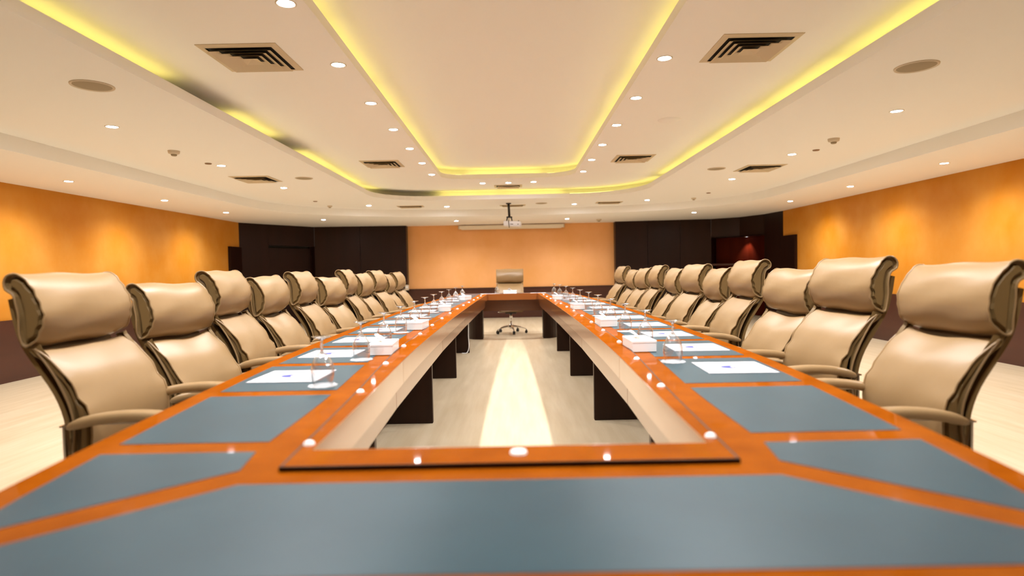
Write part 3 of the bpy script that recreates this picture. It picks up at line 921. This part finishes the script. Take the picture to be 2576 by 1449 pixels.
def make_chair(var):
    t = empty('office_chair', (0, 0, 0))
    for nm, (body, parts) in zip(('headrest', 'backrest'), VAR[var]):
        h = link(nm, body, None, t)
        for pn, pm in parts: link(pn, pm, None, h)
    link('back_shell', SHELL_ME, None, t)
    link('seat', SEAT_ME, None, t)
    for s in (-1, 1):
        a = link('armrest', ARM_ME, None, t, (s * 0.264, 0, 0)); link('bracket', BR_ME, None, a, (-s * 0.002, 0, 0))
    link('tilt_mechanism', MECH_ME, None, t); link('lever', LEV_ME, None, t)
    link('gas_column', COLM, None, t)
    for i in range(5):
        g = link('leg', SPOKE, None, t, None, (0, 0, 2 * PI * i / 5 + 0.15)); link('castor', CAST, None, g)
    cache_tree(t)
    return t
protos = [make_chair(i) for i in range(3)]
used = [False] * 3
def place_chair(var, x, y, rz, dz, label, group=None):
    if not used[var]: o = protos[var]; used[var] = True
    else: o = copy_tree(protos[var])
    o.location = (x, y, 0); o.rotation_euler = (0, 0, rz)
    tag(o, label, 'chair', group)
    for c in children(o):
        if group and c.name.split('.')[0] == 'leg' and abs(x) > 1: c.scale = (0.9, 0.88, 1.0)
    if abs(dz) > 1e-4:                       # seat raised or lowered on its gas column
        for c in (children(o)):
            if c.name.split('.')[0] in ('headrest', 'backrest', 'back_shell', 'seat', 'armrest', 'tilt_mechanism', 'lever'):
                c.location.z += dz
    return o
LC = [(2.315, 0.008, 0), (2.956, -0.047, 1), (3.546, 0.006, 0), (4.149, -0.026, 2), (4.81, -0.004, 0), (5.51, -0.004, 1), (6.118, 0.010, 0), (6.74, 0.0, 2), (7.42, 0.0, 0), (8.10, 0.003, 1), (8.76, 0.006, 2)]
RC = [(2.267, 0.006, 2), (2.945, 0.005, 0), (3.558, 0.005, 1), (4.26, 0.012, 0), (4.876, -0.010, 2), (5.457, -0.006, 0), (6.156, 0.012, 1), (6.876, -0.006, 0), (7.579, -0.002, 2), (8.272, -0.004, 1), (9.10, -0.004, 0)]
ROTL = [2, -3, 6, 3, 4, -3, 5, 0, -2, 3, -2]
ROTR = [-2, 3, 2, -3, -4, 2, -3, -2, 2, 0, 3]
note = {('left', 1): ', its headrest the lowest', ('left', 0): ' and nearest to it', ('right', 0): ' and nearest to it'}
def bow(y): return 0.022 * (1 - ((y - 5.2) / 3.6) ** 2)
for i, (y, dz, v) in enumerate(LC):
    place_chair(v, -1.345 - 0.0 * bow(y), y, -PI / 2 + math.radians(ROTL[i]), dz, 'tan leather high-backed chair, %s from the camera in the left row%s' % (ORD[i], note.get(('left', i), '')), 'tan chairs along the table')
for i, (y, dz, v) in enumerate(RC):
    place_chair(v, 1.318, y, PI / 2 + math.radians(ROTR[i]), dz, 'tan leather high-backed chair, %s from the camera in the right row%s' % (ORD[i], note.get(('right', i), '')), 'tan chairs along the table')
place_chair(0, -0.05, 10.86, PI + 0.03, -0.01, 'tan leather chair alone at the far head of the table, before the orange wall', 'tan chairs along the table')

# ------------------------------------------------------------------ table settings
GP_OUT = [(0.0355, 0.0), (0.0385, 0.020), (0.0415, 0.042), (0.0405, 0.062), (0.034, 0.085), (0.022, 0.106), (0.010, 0.119), (0.0055, 0.127)]
GP_IN = [(0.0, 0.113), (0.008, 0.111), (0.0195, 0.103), (0.0320, 0.083), (0.0388, 0.061), (0.0398, 0.042), (0.0368, 0.020), (0.0342, 0.0005)]
BOWL = lathe_me('bowl', [(r, z) for r, z in [(p.x, p.y) for p in crom([(a, b, 0) for a, b in GP_OUT], 3)]], 32); BOWL.materials.append(M['glass'])
STEM = lathe_me('stem', [(0.0, 0.113), (0.006, 0.116), (0.0062, 0.122), (0.0050, 0.128), (0.0043, 0.136), (0.0055, 0.143), (0.0043, 0.150), (0.0046, 0.158), (0.0075, 0.166), (0.0, 0.168)], 16); STEM.materials.append(M['glass_solid'])
FOOT = lathe_me('foot', [(0.0, 0.166), (0.008, 0.167), (0.018, 0.1725), (0.031, 0.1755), (0.0345, 0.1765), (0.0345, 0.1780), (0.030, 0.1785), (0.0, 0.1785)], 28); FOOT.materials.append(M['glass'])
def doily_me():
    n = 48; vs = [(0, 0, 0.0016)]; fs = []
    for z, ro in ((0.0016, 0.0), (0.0, 0.0005)):
        for i in range(n):
            a = 2 * PI * i / n
            r = 0.051 + 0.0022 * math.sin(12 * a) + ro
            vs.append((r * math.cos(a), r * math.sin(a), z))
    for i in range(n):
        j = (i + 1) % n
        fs += [(0, 1 + i, 1 + j), (1 + i, 1 + n + i, 1 + n + j, 1 + j)]
    return mesh('doily', vs, fs)
DOILY = doily_me(); DOILY.materials.append(M['paper'])
Z0 = TZ + 0.0012
def glass(x, y, where, first=[None]):
    dl = link('paper_doily', DOILY, None, None, (x, y, Z0), (0, 0, random.uniform(0, 1)))
    tag(dl, 'scalloped paper doily under the glass %s' % where, 'coaster', 'doilies under the glasses')
    if first[0] is None:
        t = empty('wine_glass', (x, y, Z0 + 0.0017))
        link('bowl', BOWL, None, t); link('stem', STEM, None, t); link('foot', FOOT, None, t)
        cache_tree(t); first[0] = t
    else:
        t = copy_tree(first[0]); t.location = (x, y, Z0 + 0.0017)
    tag(t, 'upturned clear wine glass %s' % where, 'glass', 'upturned glasses round the table')
GL = [(-.700, 2.16), (-.717, 2.785), (-.740, 3.39), (-.757, 3.99), (-.770, 4.62), (-.783, 5.27), (-.786, 5.88), (-.797, 6.63), (-.793, 7.34), (-.785, 8.12), (-.766, 8.96)]
GR = [(.680, 2.55), (.704, 3.19), (.712, 3.80), (.718, 4.41), (.724, 5.10), (.727, 5.75), (.715, 6.38), (.706, 7.08), (.690, 7.80), (.668, 8.57), (.630, 9.19)]
for side, G in (('left', GL), ('right', GR)):
    for i, (x, y) in enumerate(G):
        glass(x, y, '%s from the camera on the %s table side' % (ORD[i], side))
glass(-0.277, 10.16, 'at the head of the table beside the tissue box')

SHEET = box_me('sheet', 0.262, 0.262, 0.003, 0.0, 1, (0, 0, 0.0015)); SHEET.materials.append(M['paper'])
def emblem_me():
    vs, fs = [], []
    n = 22
    # solid crescent: outer ellipse minus an offset inner one
    for i in range(n + 1):
        a = math.radians(50) + math.radians(260) * i / n
        w = 0.020 * math.sin(PI * i / n) + 0.0015
        for r in (0.026 - w, 0.026):
            vs.append((r * 1.35 * math.cos(a), r * math.sin(a), 0))
    for i in range(n): fs.append((2 * i, 2 * i + 1, 2 * i + 3, 2 * i + 2))
    # small block of lettering strokes beside it
    def bar(x, y, w, h):
        b = len(vs); vs.extend([(x, y, 0), (x + w, y, 0), (x + w, y + h, 0), (x, y + h, 0)]); fs.append((b, b + 1, b + 2, b + 3))
    for q in range(4):
        bar(0.002 + q * 0.011, -0.007, 0.003, 0.014); bar(0.005 + q * 0.011, 0.004, 0.005, 0.003); bar(0.005 + q * 0.011, -0.002, 0.004, 0.003)
    return mesh('emblem', vs, fs)
EMB = emblem_me(); EMB.materials.append(M['ink'])
def sheet(x, y, rz, label, first=[None]):
    if first[0] is None:
        t = link('paper_sheet', SHEET); first[0] = t
        link('emblem', EMB, None, t, (0, 0.0, 0.0034)).scale = (1.4, 1.3, 1); cache_tree(t)
    else: t = copy_tree(first[0])
    t.location = (x, y, Z0); t.rotation_euler = (0, 0, rz)
    tag(t, label, 'paper', 'white sheets laid at each seat')
LP = [2.36, 3.00, 3.60, 4.19, 4.82, 5.48, 6.10, 6.74, 7.40, 8.06, 8.70]
RP = [2.37, 2.98, 3.60, 4.22, 4.86, 5.46, 6.12, 6.80, 7.46, 8.12, 8.80]
for i, y in enumerate(LP):
    sheet(-(wP(y) + wQ(y)) / 2 - 0.045, y, math.radians(random.uniform(-2.5, 2.5)), 'white sheet with blue emblem before the %s chair of the left row' % ORD[i])
for i, y in enumerate(RP):
    sheet((wP(y) + wQ(y)) / 2 + 0.035, y, math.radians(random.uniform(-2.5, 2.5)), 'white sheet with blue emblem before the %s chair of the right row' % ORD[i])
sheet(-0.42, 10.12, 0.03, 'white sheet at the head of the table, left of the glass')
sheet(0.42, 10.12, -0.03, 'white sheet at the head of the table, right of the tissue box')

BOXB = box_me('box_body', 0.118, 0.225, 0.046, 0.0025, 1, (0, 0, 0.023)); BOXB.materials.append(M['white'])
BOXL = box_me('lid', 0.121, 0.228, 0.014, 0.0025, 1, (0, 0, 0.049)); BOXL.materials.append(M['white'])
SLOT = mesh('slot', [(0.018 * math.cos(2 * PI * i / 20), 0.06 * math.sin(2 * PI * i / 20), 0.0563) for i in range(20)], [tuple(range(20))]); SLOT.materials.append(M['vent'])
def tissue_me():
    vs, fs = [], []; nu, nv = 9, 6
    for j in range(nv):
        v = j / (nv - 1)
        for i in range(nu):
            u = i / (nu - 1) * 2 - 1
            w = 0.030 + 0.018 * math.sin(PI * v * 0.8)
            x = 0.012 * math.sin(3.2 * u) * (1 - 0.3 * v) - 0.030 * v * v - 0.01 * v
            vs.append((x, u * w * (1 - 0.55 * v) + 0.012 * v, 0.050 + 0.045 * v * (1 - 0.25 * u * u)))
    for j in range(nv - 1):
        for i in range(nu - 1):
            a = j * nu + i
            fs.append((a, a + 1, a + nu + 1, a + nu))
    return mesh('tissue', vs, fs, True)
TIS = tissue_me(); TIS.materials.append(M['tissue'])
def tissue_box(x, y, rz, label, first=[None]):
    if first[0] is None:
        t = empty('tissue_box', (0, 0, 0)); first[0] = t
        link('box_body', BOXB, None, t); l = link('lid', BOXL, None, t); link('slot', SLOT, None, l); link('tissue', TIS, None, t)
        cache_tree(t)
    else: t = copy_tree(first[0])
    t.location = (x, y, Z0); t.rotation_euler = (0, 0, rz)
    tag(t, label, 'tissue box', 'white tissue boxes on the table')
for side, B in (('left', [(-.663, 3.025), (-.690, 4.255), (-.700, 6.075), (-.680, 8.25)]), ('right', [(.622, 2.965), (.652, 4.215), (.648, 6.01), (.594, 7.97)])):
    for i, (x, y) in enumerate(B):
        tissue_box(x, y, math.radians((3, -4, 4, -20)[i] if side == 'left' else (1, 2, 3, 4)[i]), 'white tissue box, %s from the camera on the %s table side' % (ORD[i], side))
tissue_box(-0.055, 10.12, PI / 2 + 0.02, 'white tissue box before the chair at the head of the table')
